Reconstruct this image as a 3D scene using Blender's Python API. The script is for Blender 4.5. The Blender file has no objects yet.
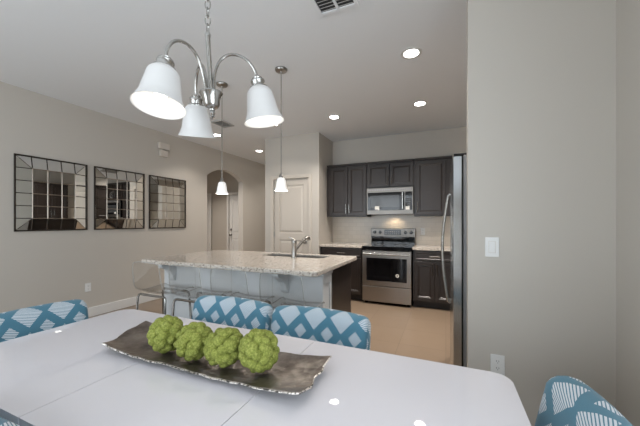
import bpy, bmesh, math, random
from mathutils import Vector, Matrix, noise
R = math.radians
PI = math.pi
sc = bpy.context.scene
col = sc.collection

# ------------------------------------------------------------------ camera, sky, daylight, exposure
CAM_H, CEIL = 1.30, 2.84
cam = bpy.data.cameras.new('camera')
cam.sensor_width = 36.0
cam.lens = 293.6 / 640 * 36
cam.shift_y = 9 / 640
cam.clip_start = 0.02
camo = bpy.data.objects.new('camera', cam)
camo.location = (0, 0, CAM_H)
camo.rotation_euler = (R(90), 0, R(23.2))
col.objects.link(camo)
sc.camera = camo

w = bpy.data.worlds.new('sky')
sc.world = w
w.use_nodes = True
nt = w.node_tree
bg = nt.nodes['Background']
bg.inputs[0].default_value = (0.87, 0.94, 1.02, 1)
bg.inputs[1].default_value = 7.9


def portal(name, loc, rot, sx, sy):
    l = bpy.data.lights.new(name, 'AREA')
    l.shape = 'RECTANGLE'
    l.size, l.size_y = sx, sy
    l.cycles.is_portal = True
    o = bpy.data.objects.new(name, l)
    o.location, o.rotation_euler = loc, rot
    col.objects.link(o)


portal('daylight_at_patio_door', (-2.2, -2.08, 1.2), (R(90), 0, 0), 3.4, 2.36)
portal('daylight_at_added_window', (0.93, -0.45, 1.325), (R(90), 0, R(90)), 2.1, 1.95)

sc.view_settings.view_transform = 'Standard'
sc.view_settings.look = 'None'
sc.view_settings.exposure = -0.53
sc.view_settings.gamma = 1
sc.view_settings.use_curve_mapping = False
try:
    sc.cycles.max_bounces = 10
    sc.cycles.diffuse_bounces = 6
    sc.cycles.transparent_max_bounces = 24
    sc.cycles.caustics_reflective = False
    sc.cycles.caustics_refractive = False
    sc.cycles.sample_clamp_indirect = 6
    sc.cycles.use_denoising = True
except Exception:
    pass

CAN_W, CAN_COL = 19.0, (1.0, 0.925, 0.85)
SHADE_E = 2.2


# ------------------------------------------------------------------ materials
def s2l(c):
    return tuple((x / 12.92 if x <= 0.04045 else ((x + 0.055) / 1.055) ** 2.4) for x in c)


def rgb(r, g, b):
    return s2l((r / 255, g / 255, b / 255)) + (1,)


def new_mat(name):
    m = bpy.data.materials.new(name)
    m.use_nodes = True
    n = m.node_tree
    b = n.nodes['Principled BSDF']
    return m, n, b


def node(n, t, **kw):
    x = n.nodes.new(t)
    for k, v in kw.items():
        setattr(x, k, v)
    return x


def coords(n, kind='Object', scale=(1, 1, 1), rot=(0, 0, 0)):
    tc = node(n, 'ShaderNodeTexCoord')
    mp = node(n, 'ShaderNodeMapping')
    mp.inputs['Scale'].default_value = scale
    mp.inputs['Rotation'].default_value = rot
    n.links.new(tc.outputs[kind], mp.inputs[0])
    return mp.outputs[0]


def math_node(n, op, a, b=None, c=None):
    x = node(n, 'ShaderNodeMath', operation=op)
    for i, v in enumerate((a, b, c)):
        if v is None:
            continue
        if isinstance(v, (int, float)):
            x.inputs[i].default_value = v
        else:
            n.links.new(v, x.inputs[i])
    return x.outputs[0]


def ramp(n, fac, stops):
    r = node(n, 'ShaderNodeValToRGB')
    e = r.color_ramp.elements
    while len(e) < len(stops):
        e.new(0.5)
    for i, (p, c) in enumerate(stops):
        e[i].position, e[i].color = p, c
    n.links.new(fac, r.inputs[0])
    return r.outputs[0]


def mix(n, fac, a, b):
    x = node(n, 'ShaderNodeMix', data_type='RGBA')
    for s, v in ((x.inputs[0], fac), (x.inputs[6], a), (x.inputs[7], b)):
        if isinstance(v, (int, float, tuple)):
            s.default_value = v
        else:
            n.links.new(v, s)
    return x.outputs[2]


def bump(n, b, h, strength=0.1, dist=0.01):
    x = node(n, 'ShaderNodeBump')
    x.inputs['Strength'].default_value = strength
    x.inputs['Distance'].default_value = dist
    n.links.new(h, x.inputs['Height'])
    n.links.new(x.outputs[0], b.inputs['Normal'])


def noise_tex(n, vec, scale, detail=3, rough=0.5):
    x = node(n, 'ShaderNodeTexNoise')
    x.inputs['Scale'].default_value = scale
    x.inputs['Detail'].default_value = detail
    x.inputs['Roughness'].default_value = rough
    n.links.new(vec, x.inputs['Vector'])
    return x.outputs['Fac']


def paint(name, c, rough=0.6, bs=0.0, scale=120, var=0.0, metal=0.0, spec=0.5, coat=0):
    m, n, b = new_mat(name)
    b.inputs['Roughness'].default_value = rough
    b.inputs['Metallic'].default_value = metal
    b.inputs['Specular IOR Level'].default_value = spec
    b.inputs['Coat Weight'].default_value = coat
    v = coords(n)
    f = noise_tex(n, v, scale, 2)
    k = 1 - var
    n.links.new(mix(n, f, (c[0] * k, c[1] * k, c[2] * k, 1), c), b.inputs['Base Color'])
    if bs:
        bump(n, b, f, bs, 0.002)
    return m


def brushed(name, c, rough=0.3, scale=(2, 2, 200), aniso=0.0):
    m, n, b = new_mat(name)
    b.inputs['Metallic'].default_value = 1
    v = coords(n, 'Object', scale)
    f = noise_tex(n, v, 3, 3)
    n.links.new(mix(n, f, tuple(x * 0.85 for x in c[:3]) + (1,), c), b.inputs['Base Color'])
    r = node(n, 'ShaderNodeMapRange')
    r.inputs[3].default_value, r.inputs[4].default_value = rough * 0.75, rough * 1.25
    n.links.new(f, r.inputs[0])
    n.links.new(r.outputs[0], b.inputs['Roughness'])
    bump(n, b, f, 0.03, 0.001)
    return m


M = {}
M['wall'] = paint('greige_wall_paint', rgb(198, 192, 183), 0.75, 0.08, 160, 0.02)
M['ceiling'] = paint('white_ceiling_paint', rgb(238, 240, 242), 0.85, 0.15, 90, 0.02)
M['trim'] = paint('white_trim_paint', rgb(226, 225, 222), 0.4, 0, 60, 0.01)
M['door'] = paint('ivory_door_paint', rgb(206, 198, 187), 0.4, 0, 60, 0.01)
M['white_plastic'] = paint('white_plastic', rgb(232, 232, 230), 0.35, 0, 60, 0.01)
M['chime'] = paint('cream_plastic', rgb(212, 204, 194), 0.45, 0, 60, 0.02)
M['slot'] = paint('dark_slot', rgb(70, 70, 70), 0.6, 0, 60, 0.02)
M['white_panel'] = paint('white_painted_panel', rgb(206, 209, 211), 0.45, 0.02, 60, 0.02)
M['espresso'] = paint('espresso_wood', rgb(47, 40, 37), 0.32, 0.03, 40, 0.2)
M['espresso_dark'] = paint('espresso_toe_kick', rgb(38, 33, 32), 0.5, 0, 40, 0.1)
M['nickel'] = brushed('brushed_nickel', rgb(190, 188, 184), 0.24, (60, 60, 4))
M['dark_nickel'] = brushed('satin_nickel', rgb(165, 162, 157), 0.3, (60, 60, 4))
M['steel'] = brushed('stainless_steel', rgb(172, 166, 160), 0.33, (3, 3, 300))
M['steel_dull'] = brushed('dull_stainless_steel', rgb(138, 134, 129), 0.4, (3, 3, 300))
M['steel_v'] = brushed('stainless_steel_upright', rgb(200, 202, 203), 0.2, (200, 200, 3))
M['chrome'] = brushed('polished_chrome', rgb(170, 168, 165), 0.1, (20, 20, 20))
M['case_grey'] = paint('grey_appliance_case', rgb(150, 149, 149), 0.4, 0.03, 200, 0.05, 0.3)
M['black_glass'] = paint('black_glass', rgb(16, 16, 18), 0.06, 0, 30, 0.1)
M['black_enamel'] = paint('black_enamel', rgb(24, 24, 25), 0.2, 0, 30, 0.1)
M['window_grey'] = paint('microwave_screen', rgb(70, 72, 74), 0.12, 0, 400, 0.4)
M['lattice'] = brushed('bevel_glint_pewter', rgb(168, 158, 146), 0.35, (40, 40, 40))  # pale tone imitates the bright bevel reflections between the centre tiles
M['sticker'] = paint('paper_sticker', rgb(226, 224, 218), 0.6, 0, 40, 0.03)
M['frame_dark'] = paint('dark_bronze_frame', rgb(58, 50, 42), 0.4, 0, 60, 0.15, 0.5)
M['table_white'] = paint('white_gloss_lacquer', rgb(222, 219, 223), 0.02, 0, 10, 0.01)
M['table_base'] = paint('white_satin_lacquer', rgb(215, 217, 220), 0.3, 0, 10, 0.01)
M['chair_leg'] = paint('dark_stained_wood', rgb(52, 42, 36), 0.4, 0, 30, 0.2)
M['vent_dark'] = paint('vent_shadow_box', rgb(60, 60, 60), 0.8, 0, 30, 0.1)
M['vent_grey'] = paint('grey_vent_metal', rgb(178, 178, 176), 0.5, 0, 30, 0.05)

m, n, b = new_mat('mirror_glass')
b.inputs['Metallic'].default_value = 1
b.inputs['Roughness'].default_value = 0.015
v = coords(n)
n.links.new(mix(n, noise_tex(n, v, 3), rgb(212, 214, 212), rgb(222, 222, 220)), b.inputs['Base Color'])
M['mirror'] = m

# floor: large tan porcelain tiles
m, n, b = new_mat('tan_floor_tile')
v = coords(n)
br = node(n, 'ShaderNodeTexBrick')
br.offset = 0.0
br.inputs['Scale'].default_value = 1.0
br.inputs['Brick Width'].default_value = 0.46
br.inputs['Row Height'].default_value = 0.46
br.inputs['Mortar Size'].default_value = 0.004
br.inputs['Color1'].default_value = rgb(133, 115, 97)
br.inputs['Color2'].default_value = rgb(125, 108, 91)
br.inputs['Mortar'].default_value = rgb(112, 97, 82)
n.links.new(v, br.inputs['Vector'])
f = noise_tex(n, v, 5, 6, 0.6)
n.links.new(mix(n, math_node(n, 'MULTIPLY', f, 0.45), br.outputs['Color'], rgb(148, 129, 110)), b.inputs['Base Color'])
b.inputs['Roughness'].default_value = 0.28
bump(n, b, br.outputs['Fac'], -0.1, 0.002)
M['floor'] = m

# backsplash tile
m, n, b = new_mat('cream_backsplash_tile')
v = coords(n, 'Object', (1, 1, 1), (R(90), 0, 0))
br = node(n, 'ShaderNodeTexBrick')
br.offset = 0.5
br.inputs['Scale'].default_value = 1.0
br.inputs['Brick Width'].default_value = 0.152
br.inputs['Row Height'].default_value = 0.076
br.inputs['Mortar Size'].default_value = 0.002
br.inputs['Color1'].default_value = rgb(214, 205, 192)
br.inputs['Color2'].default_value = rgb(208, 199, 186)
br.inputs['Mortar'].default_value = rgb(196, 187, 174)
n.links.new(v, br.inputs['Vector'])
n.links.new(br.outputs['Color'], b.inputs['Base Color'])
b.inputs['Roughness'].default_value = 0.25
bump(n, b, br.outputs['Fac'], -0.1, 0.002)
M['backsplash'] = m

# granite
m, n, b = new_mat('speckled_granite')
v = coords(n)
vo = node(n, 'ShaderNodeTexVoronoi')
vo.inputs['Scale'].default_value = 90
n.links.new(v, vo.inputs['Vector'])
f1 = noise_tex(n, v, 60, 5, 0.75)
f2 = noise_tex(n, v, 6, 4, 0.6)
base = ramp(n, f1, [(0.34, rgb(96, 86, 80)), (0.42, rgb(178, 168, 158)), (0.52, rgb(206, 200, 192)), (0.68, rgb(228, 224, 218))])
cell = node(n, 'ShaderNodeSeparateColor')
n.links.new(vo.outputs['Color'], cell.inputs[0])
spk = ramp(n, cell.outputs[0], [(0.0, (1, 1, 1, 1)), (0.10, (1, 1, 1, 1)), (0.12, (0, 0, 0, 1))])
c1 = mix(n, math_node(n, 'MULTIPLY', spk, 0.75), base, rgb(92, 82, 78))
c2 = mix(n, math_node(n, 'MULTIPLY', f2, 0.4), c1, rgb(206, 190, 170))
n.links.new(c2, b.inputs['Base Color'])
b.inputs['Roughness'].default_value = 0.1
M['granite'] = m

# trellis chair fabric, on UVs laid out in metres
m, n, b = new_mat('blue_trellis_fabric')
tc = node(n, 'ShaderNodeTexCoord')
sp = node(n, 'ShaderNodeSeparateXYZ')
n.links.new(tc.outputs['UV'], sp.inputs[0])
U, V = sp.outputs[0], sp.outputs[1]
PX, PY = 0.150, 0.165
uu = math_node(n, 'DIVIDE', U, PX)
vv = math_node(n, 'DIVIDE', V, PY)


def diamond(du, dv):
    a = math_node(n, 'ABSOLUTE', math_node(n, 'SUBTRACT', math_node(n, 'FRACT', math_node(n, 'ADD', uu, du)), 0.5))
    c = math_node(n, 'ABSOLUTE', math_node(n, 'SUBTRACT', math_node(n, 'FRACT', math_node(n, 'ADD', vv, dv)), 0.5))
    return math_node(n, 'ADD', a, c)


big = math_node(n, 'LESS_THAN', diamond(0.5, 0.72), 0.425)
small = math_node(n, 'LESS_THAN', diamond(0.0, 0.22), 0.225)
inside = math_node(n, 'MAXIMUM', big, small)
st = math_node(n, 'FRACT', math_node(n, 'DIVIDE', math_node(n, 'ADD', V, math_node(n, 'MULTIPLY', U, 0.35)), 0.0085))
line = math_node(n, 'GREATER_THAN', st, 0.38)
fac = math_node(n, 'MULTIPLY', inside, line)
weave = noise_tex(n, tc.outputs['UV'], 500, 2)
n.links.new(mix(n, fac, mix(n, weave, rgb(62, 110, 132), rgb(80, 130, 150)), rgb(208, 214, 220)), b.inputs['Base Color'])
b.inputs['Roughness'].default_value = 0.85
b.inputs['Sheen Weight'].default_value = 0.2
bump(n, b, weave, 0.2, 0.001)
M['fabric'] = m

# clear acrylic: fresnel mix of see-through and gloss
def clear(name, tint, k, rough=0.03):
    m = bpy.data.materials.new(name)
    m.use_nodes = True
    n = m.node_tree
    n.nodes.remove(n.nodes['Principled BSDF'])
    tr = node(n, 'ShaderNodeBsdfTransparent')
    tr.inputs[0].default_value = tint
    gl = node(n, 'ShaderNodeBsdfGlossy')
    gl.inputs['Roughness'].default_value = rough
    ge = node(n, 'ShaderNodeNewGeometry')
    dt = node(n, 'ShaderNodeVectorMath', operation='DOT_PRODUCT')
    n.links.new(ge.outputs['Normal'], dt.inputs[0])
    n.links.new(ge.outputs['Incoming'], dt.inputs[1])
    fr = math_node(n, 'POWER', math_node(n, 'SUBTRACT', 1.0, math_node(n, 'ABSOLUTE', dt.outputs['Value'])), 5.0)
    mx = node(n, 'ShaderNodeMixShader')
    n.links.new(math_node(n, 'MULTIPLY', math_node(n, 'MULTIPLY_ADD', fr, 0.94, 0.06), k), mx.inputs[0])
    n.links.new(tr.outputs[0], mx.inputs[1])
    n.links.new(gl.outputs[0], mx.inputs[2])
    n.links.new(mx.outputs[0], n.nodes['Material Output'].inputs[0])
    return m


M['acrylic'] = clear('clear_acrylic', (0.97, 0.97, 0.965, 1), 0.8)
M['pane'] = clear('window_glass', (0.97, 0.98, 0.98, 1), 0.7)
m, n, b = new_mat('acrylic_edge')
b.inputs['Base Color'].default_value = rgb(226, 226, 222)
b.inputs['Roughness'].default_value = 0.15
b.inputs['Transmission Weight'].default_value = 0.5
v = coords(n)
n.links.new(mix(n, noise_tex(n, v, 40), rgb(215, 215, 210), rgb(235, 235, 232)), b.inputs['Base Color'])
M['acrylic_edge'] = m


def glow(name, c, e, base=(0.9, 0.9, 0.88, 1)):
    m, n, b = new_mat(name)
    v = coords(n)
    n.links.new(mix(n, noise_tex(n, v, 30), base, tuple(x * 0.97 for x in base[:3]) + (1,)), b.inputs['Base Color'])
    b.inputs['Roughness'].default_value = 0.3
    b.inputs['Emission Color'].default_value = c
    b.inputs['Emission Strength'].default_value = e
    return m


M['shade'] = glow('lit_frosted_glass', (1, 0.99, 0.975, 1), SHADE_E * 0.05, (0.56, 0.555, 0.545, 1))
M['pendant_shade'] = glow('lit_pendant_glass', (1, 0.97, 0.93, 1), SHADE_E * 0.25)
M['bulb'] = glow('lit_bulb', (1, 0.93, 0.82, 1), 0.7)
M['can_lens'] = glow('lit_downlight_lens', (1, 0.96, 0.9, 1), 25)
M['display'] = paint('oven_display', rgb(40, 46, 50), 0.15, 0, 40, 0.3)

# hammered pewter
m, n, b = new_mat('hammered_pewter')
v = coords(n)
f = noise_tex(n, v, 9, 5, 0.6)
n.links.new(ramp(n, f, [(0.3, rgb(98, 90, 84)), (0.5, rgb(140, 130, 122)), (0.72, rgb(178, 168, 158))]), b.inputs['Base Color'])
b.inputs['Metallic'].default_value = 0.85
b.inputs['Roughness'].default_value = 0.30
vo = node(n, 'ShaderNodeTexVoronoi')
vo.inputs['Scale'].default_value = 34
n.links.new(v, vo.inputs['Vector'])
bump(n, b, vo.outputs['Distance'], 0.35, 0.006)
M['pewter'] = m
m, n, b = new_mat('speckled_pewter_edge')
v = coords(n)
n.links.new(ramp(n, noise_tex(n, v, 110, 2), [(0.40, rgb(58, 54, 50)), (0.55, rgb(215, 208, 200))]), b.inputs['Base Color'])
b.inputs['Metallic'].default_value = 0.7
b.inputs['Roughness'].default_value = 0.35
M['pewter_edge'] = m  # random dark and pale specks along the rim

# green floret
m, n, b = new_mat('green_floret')
v = coords(n)
f = noise_tex(n, v, 150, 4, 0.75)
f2 = noise_tex(n, v, 14, 2, 0.5)
c = ramp(n, f, [(0.32, rgb(76, 82, 24)), (0.48, rgb(124, 131, 50)), (0.66, rgb(170, 173, 98))])
n.links.new(mix(n, math_node(n, 'MULTIPLY', f2, 0.5), c, rgb(132, 142, 62)), b.inputs['Base Color'])
b.inputs['Roughness'].default_value = 0.85
bump(n, b, f, 0.8, 0.004)
M['green'] = m


# ------------------------------------------------------------------ mesh helpers
def BM():
    return bmesh.new()


def add_box(bm, x0, x1, y0, y1, z0, z1, bev=0.0, seg=2):
    r = bmesh.ops.create_cube(bm, size=1)
    vs = r['verts']
    bmesh.ops.scale(bm, vec=(x1 - x0, y1 - y0, z1 - z0), verts=vs)
    bmesh.ops.translate(bm, vec=((x0 + x1) / 2, (y0 + y1) / 2, (z0 + z1) / 2), verts=vs)
    if bev > 0:
        es = list({e for v_ in vs for e in v_.link_edges})
        bmesh.ops.bevel(bm, geom=es, offset=bev, segments=seg, affect='EDGES', profile=0.5)


def add_tube(bm, pts, r, seg=10, closed=False, rx=None):
    pts = [Vector(p) for p in pts]
    N = len(pts)
    rs = r if isinstance(r, (list, tuple)) else [r] * N
    rings = []
    up = None
    for i, p in enumerate(pts):
        if closed:
            d = pts[(i + 1) % N] - pts[i - 1]
        elif i == 0:
            d = pts[1] - pts[0]
        elif i == N - 1:
            d = pts[-1] - pts[-2]
        else:
            d = (pts[i + 1] - p).normalized() + (p - pts[i - 1]).normalized()
        d.normalize()
        if up is None:
            up = Vector((0, 0, 1)) if abs(d.z) < 0.9 else Vector((1, 0, 0))
        a = (up - d * up.dot(d)).normalized()
        up = a
        c = d.cross(a)
        ring = []
        for k in range(seg):
            t = 2 * PI * k / seg
            ring.append(bm.verts.new(p + a * (math.cos(t) * rs[i]) + c * (math.sin(t) * rs[i])))
        rings.append(ring)
    M_ = N if closed else N - 1
    for i in range(M_):
        A, B = rings[i], rings[(i + 1) % N]
        for k in range(seg):
            bm.faces.new((A[k], A[(k + 1) % seg], B[(k + 1) % seg], B[k]))
    if not closed:
        bm.faces.new(rings[0][::-1])
        bm.faces.new(rings[-1])


def add_lathe(bm, prof, cx=0, cy=0, seg=28, axis='z', cap=True):
    rings = []
    for (r, z) in prof:
        ring = []
        for k in range(seg):
            t = 2 * PI * k / seg
            x, y = r * math.cos(t), r * math.sin(t)
            ring.append(bm.verts.new((cx + x, cy + y, z) if axis == 'z' else ((cx + x, z, cy + y) if axis == 'y' else (z, cx + x, cy + y))))
        rings.append(ring)
    for A, B in zip(rings, rings[1:]):
        for k in range(seg):
            bm.faces.new((A[k], A[(k + 1) % seg], B[(k + 1) % seg], B[k]))
    if cap:
        if prof[0][0] > 1e-5:
            bm.faces.new(rings[0][::-1])
        if prof[-1][0] > 1e-5:
            bm.faces.new(rings[-1])


def rrect(x0, y0, x1, y1, r, n_=6):
    if not isinstance(r, (list, tuple)):
        r = (r,) * 4
    out = []
    for (cx, cy, a0, q) in ((x1 - r[0], y1 - r[0], 0, r[0]), (x0 + r[1], y1 - r[1], 90, r[1]), (x0 + r[2], y0 + r[2], 180, r[2]), (x1 - r[3], y0 + r[3], 270, r[3])):
        for k in range(n_ + 1):
            t = R(a0 + 90 * k / n_)
            out.append((cx + q * math.cos(t), cy + q * math.sin(t)))
    return out


def add_prism(bm, pts, z0, z1, plane='xy', bev=0.0):
    def P(a, b_, c):
        return {'xy': (a, b_, c), 'yz': (c, a, b_), 'xz': (a, c, b_)}[plane]
    lo = [bm.verts.new(P(a, b_, z0)) for a, b_ in pts]
    hi = [bm.verts.new(P(a, b_, z1)) for a, b_ in pts]
    fl = bm.faces.new(lo[::-1])
    fh = bm.faces.new(hi)
    for i in range(len(pts)):
        j = (i + 1) % len(pts)
        bm.faces.new((lo[i], lo[j], hi[j], hi[i]))
    if bev:
        es = list(fl.edges) + list(fh.edges)
        bmesh.ops.bevel(bm, geom=es, offset=bev, segments=2, affect='EDGES', profile=0.5)


def add_holed(bm, outer, inner, z0, z1, bev=0.0):
    N = len(outer)
    L = [[bm.verts.new((x, y, z)) for x, y in loop] for loop, z in ((outer, z0), (outer, z1), (inner, z1), (inner, z0))]
    for a in range(4):
        A, B = L[a], L[(a + 1) % 4]
        for i in range(N):
            j = (i + 1) % N
            bm.faces.new((A[i], A[j], B[j], B[i]))
    if bev:
        es = [e for lp in L[:2] for i in range(N) for e in lp[i].link_edges if e.other_vert(lp[i]) is lp[(i + 1) % N]]
        bmesh.ops.bevel(bm, geom=es, offset=bev, segments=3, affect='EDGES', profile=0.5)


def add_rings(bm, x0, x1, z0, z1, rings, back):
    """a panelled front facing -y: concentric rectangles (inset, y), closed behind at y=back"""
    loops = []
    for (i, y) in [(0, back)] + list(rings):
        loops.append([bm.verts.new(p) for p in ((x0 + i, y, z0 + i), (x1 - i, y, z0 + i), (x1 - i, y, z1 - i), (x0 + i, y, z1 - i))])
    bm.faces.new(loops[0][::-1])
    for A, B in zip(loops, loops[1:]):
        for k in range(4):
            bm.faces.new((A[k], A[(k + 1) % 4], B[(k + 1) % 4], B[k]))
    bm.faces.new(loops[-1])


def finish(bm, smooth):
    bmesh.ops.recalc_face_normals(bm, faces=bm.faces)
    if smooth is not None:
        for f_ in bm.faces:
            f_.smooth = True


def obj(name, bm, mat, parent=None, smooth=35, loc=None):
    me = bpy.data.meshes.new(name)
    finish(bm, smooth)
    bm.to_mesh(me)
    bm.free()
    me.materials.append(mat)
    if smooth is not None:
        try:
            me.set_sharp_from_angle(angle=R(smooth))
        except Exception:
            pass
    o = bpy.data.objects.new(name, me)
    col.objects.link(o)
    if parent:
        o.parent = parent
    if loc:
        o.location = loc
    return o


def tag(o, label, cat, group=None):
    o['label'], o['category'] = label, cat
    if group:
        o['group'] = group
    return o


def thing(name, label, cat, loc=(0, 0, 0), rz=0, group=None):
    o = bpy.data.objects.new(name, None)
    o.empty_display_size = 0.1
    o.location, o.rotation_euler = loc, (0, 0, rz)
    col.objects.link(o)
    return tag(o, label, cat, group)


def struct(name, bm, mat, label=None, parent=None, smooth=None):
    o = obj(name, bm, mat, parent, smooth)
    if parent is None:
        o['kind'] = 'structure'
        if label:
            o['label'] = label
    return o


def dup(root, loc, rz=None, label=None, name=None):
    r = root.copy()
    col.objects.link(r)
    r.location = loc
    if rz is not None:
        r.rotation_euler = (0, 0, rz)
    if label:
        r['label'] = label
    for ch in list(root.children):
        c_ = ch.copy()
        col.objects.link(c_)
        c_.parent = r
        for g in ch.children:
            d = g.copy()
            col.objects.link(d)
            d.parent = c_
    return r


# ------------------------------------------------------------------ the setting
XL, XR, YB, YR = -4.48, 0.81, 5.28, -2.0
WY, WX = 2.0, 0.124          # wing wall: near face and free end
PY0, PX0, PX1 = 4.62, -3.09, -2.0   # pantry block

bm = BM(); add_box(bm, -7.6, 1.1, -2.3, 7.7, -0.1, 0); struct('floor', bm, M['floor'], 'tan tiled floor of dining area and kitchen')
bm = BM(); add_box(bm, -7.6, 1.1, -2.3, 7.7, CEIL, CEIL + 0.1); struct('ceiling', bm, M['ceiling'], 'flat pale grey ceiling over the whole room')

# left wall with its arched opening
bm = BM()
A0, A1, SP, TOP = 4.60, 5.75, 2.26, 2.45
out = [(-2.2, 0), (A0, 0)]
half = (A1 - A0) / 2
h_ = TOP - SP
rad = (half * half + h_ * h_) / (2 * h_)
for k in range(0, 25):
    y = A0 + (A1 - A0) * k / 24
    out.append((y, TOP - rad + math.sqrt(max(rad * rad - (y - (A0 + A1) / 2) ** 2, 0))))
out += [(A1, 0), (7.6, 0), (7.6, CEIL), (-2.2, CEIL)]
add_prism(bm, out, XL - 0.13, XL, 'yz')
struct('wall_left', bm, M['wall'], 'long beige wall with three mirrors and an arched opening')

bm = BM(); add_box(bm, PX1, XR + 0.02, YB, YB + 0.12, 0, CEIL); struct('wall_back', bm, M['wall'], 'kitchen back wall above the dark cabinets')
bm = BM(); add_box(bm, XR, XR + 0.12, 0.6, YB, 0, CEIL)
add_box(bm, XR, XR + 0.12, YR - 0.2, -1.5, 0, CEIL)
add_box(bm, XR, XR + 0.12, -1.5, 0.6, 0, 0.35); add_box(bm, XR, XR + 0.12, -1.5, 0.6, 2.3, CEIL)
struct('wall_right', bm, M['wall'], 'grey wall at the far right edge of the picture')
bm = BM(); add_box(bm, WX, XR, WY, WY + 0.12, 0, CEIL); struct('wall_wing', bm, M['wall'], 'short grey wall with the light switch, hiding the refrigerator')

# pantry block: front wall with a door opening, two sides
DX0, DX1, DH = -2.905, -2.195, 2.075
bm = BM()
add_prism(bm, [(PX0, 0), (DX0, 0), (DX0, DH), (DX1, DH), (DX1, 0), (PX1, 0), (PX1, CEIL), (PX0, CEIL)], PY0, PY0 + 0.11, 'xz')
add_box(bm, PX1 - 0.11, PX1, PY0 + 0.11, YB + 0.12, 0, CEIL)
add_box(bm, PX0, PX0 + 0.11, PY0 + 0.11, 7.6, 0, CEIL)
struct('wall_pantry', bm, M['wall'], 'beige pantry walls around the white door')
bm = BM(); add_box(bm, XL, PX0, 7.5, 7.6, 0, CEIL); struct('wall_hall', bm, M['wall'], 'end wall of the hall beside the pantry')

# foyer behind the arch
FY = 6.45
bm = BM(); add_box(bm, -7.5, XL - 0.13, FY, FY + 0.1, 0, CEIL); struct('wall_foyer', bm, M['wall'], 'entry wall seen through the arch')
bm = BM(); add_box(bm, -7.6, -7.5, 3.9, FY + 0.1, 0, CEIL); add_box(bm, -7.5, XL - 0.13, 3.9, 4.0, 0, CEIL); struct('wall_foyer_side', bm, M['wall'], 'side walls of the entry beyond the arch')

# rear wall with the patio door opening (behind the camera)
bm = BM()
add_prism(bm, [(XL - 0.13, 0), (-3.9, 0), (-3.9, 2.38), (-0.5, 2.38), (-0.5, 0), (XR + 0.12, 0), (XR + 0.12, CEIL), (XL - 0.13, CEIL)], YR - 0.12, YR, 'xz')
struct('wall_rear', bm, M['wall'], 'wall with the glass patio door behind the dining table')
bm = BM()
for x in (-3.9, -2.78, -1.64, -0.55):
    add_box(bm, x, x + 0.05, YR - 0.09, YR - 0.04, 0, 2.38)
add_box(bm, -3.9, -0.5, YR - 0.09, YR - 0.04, 2.33, 2.38); add_box(bm, -3.9, -0.5, YR - 0.09, YR - 0.04, 0, 0.06)
win = struct('window_1', bm, M['trim'], 'white framed glass patio door')
bm = BM(); add_box(bm, -3.89, -0.51, YR - 0.07, YR - 0.062, 0.05, 2.35); obj('pane', bm, M['pane'], win, None)
bm = BM()
for y in (-1.5, -0.475, 0.55):
    add_box(bm, XR + 0.04, XR + 0.09, y, y + 0.05, 0.35, 2.3)
add_box(bm, XR + 0.04, XR + 0.09, -1.5, 0.6, 2.25, 2.3); add_box(bm, XR + 0.04, XR + 0.09, -1.5, 0.6, 0.35, 0.40)
win = struct('added_window', bm, M['trim'], 'added unseen side window with white frame')  # added out of view; its daylight brightens the switch wall and table
bm = BM(); add_box(bm, XR + 0.06, XR + 0.066, -1.49, 0.59, 0.36, 2.29); obj('pane', bm, M['pane'], win, None)

# baseboards
def baseboard(name, segs, label):
    bm = BM()
    for (x0, x1, y0, y1) in segs:
        add_box(bm, x0, x1, y0, y1, 0, 0.13, 0.004, 1)
    struct(name, bm, M['trim'], label)


baseboard('baseboard_left', [(XL, XL + 0.015, YR, A0), (XL, XL + 0.015, A1, 7.5)], 'white baseboard along the mirror wall')
baseboard('baseboard_wing', [(WX, XR, WY - 0.015, WY), (XR - 0.015, XR, 0.1, WY - 0.015)], 'white baseboard along the grey switch wall')
baseboard('baseboard_pantry', [(PX0 - 0.012, DX0 - 0.07, PY0 - 0.015, PY0), (DX1 + 0.07, PX1, PY0 - 0.015, PY0)], 'white baseboard on the pantry wall')


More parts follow.
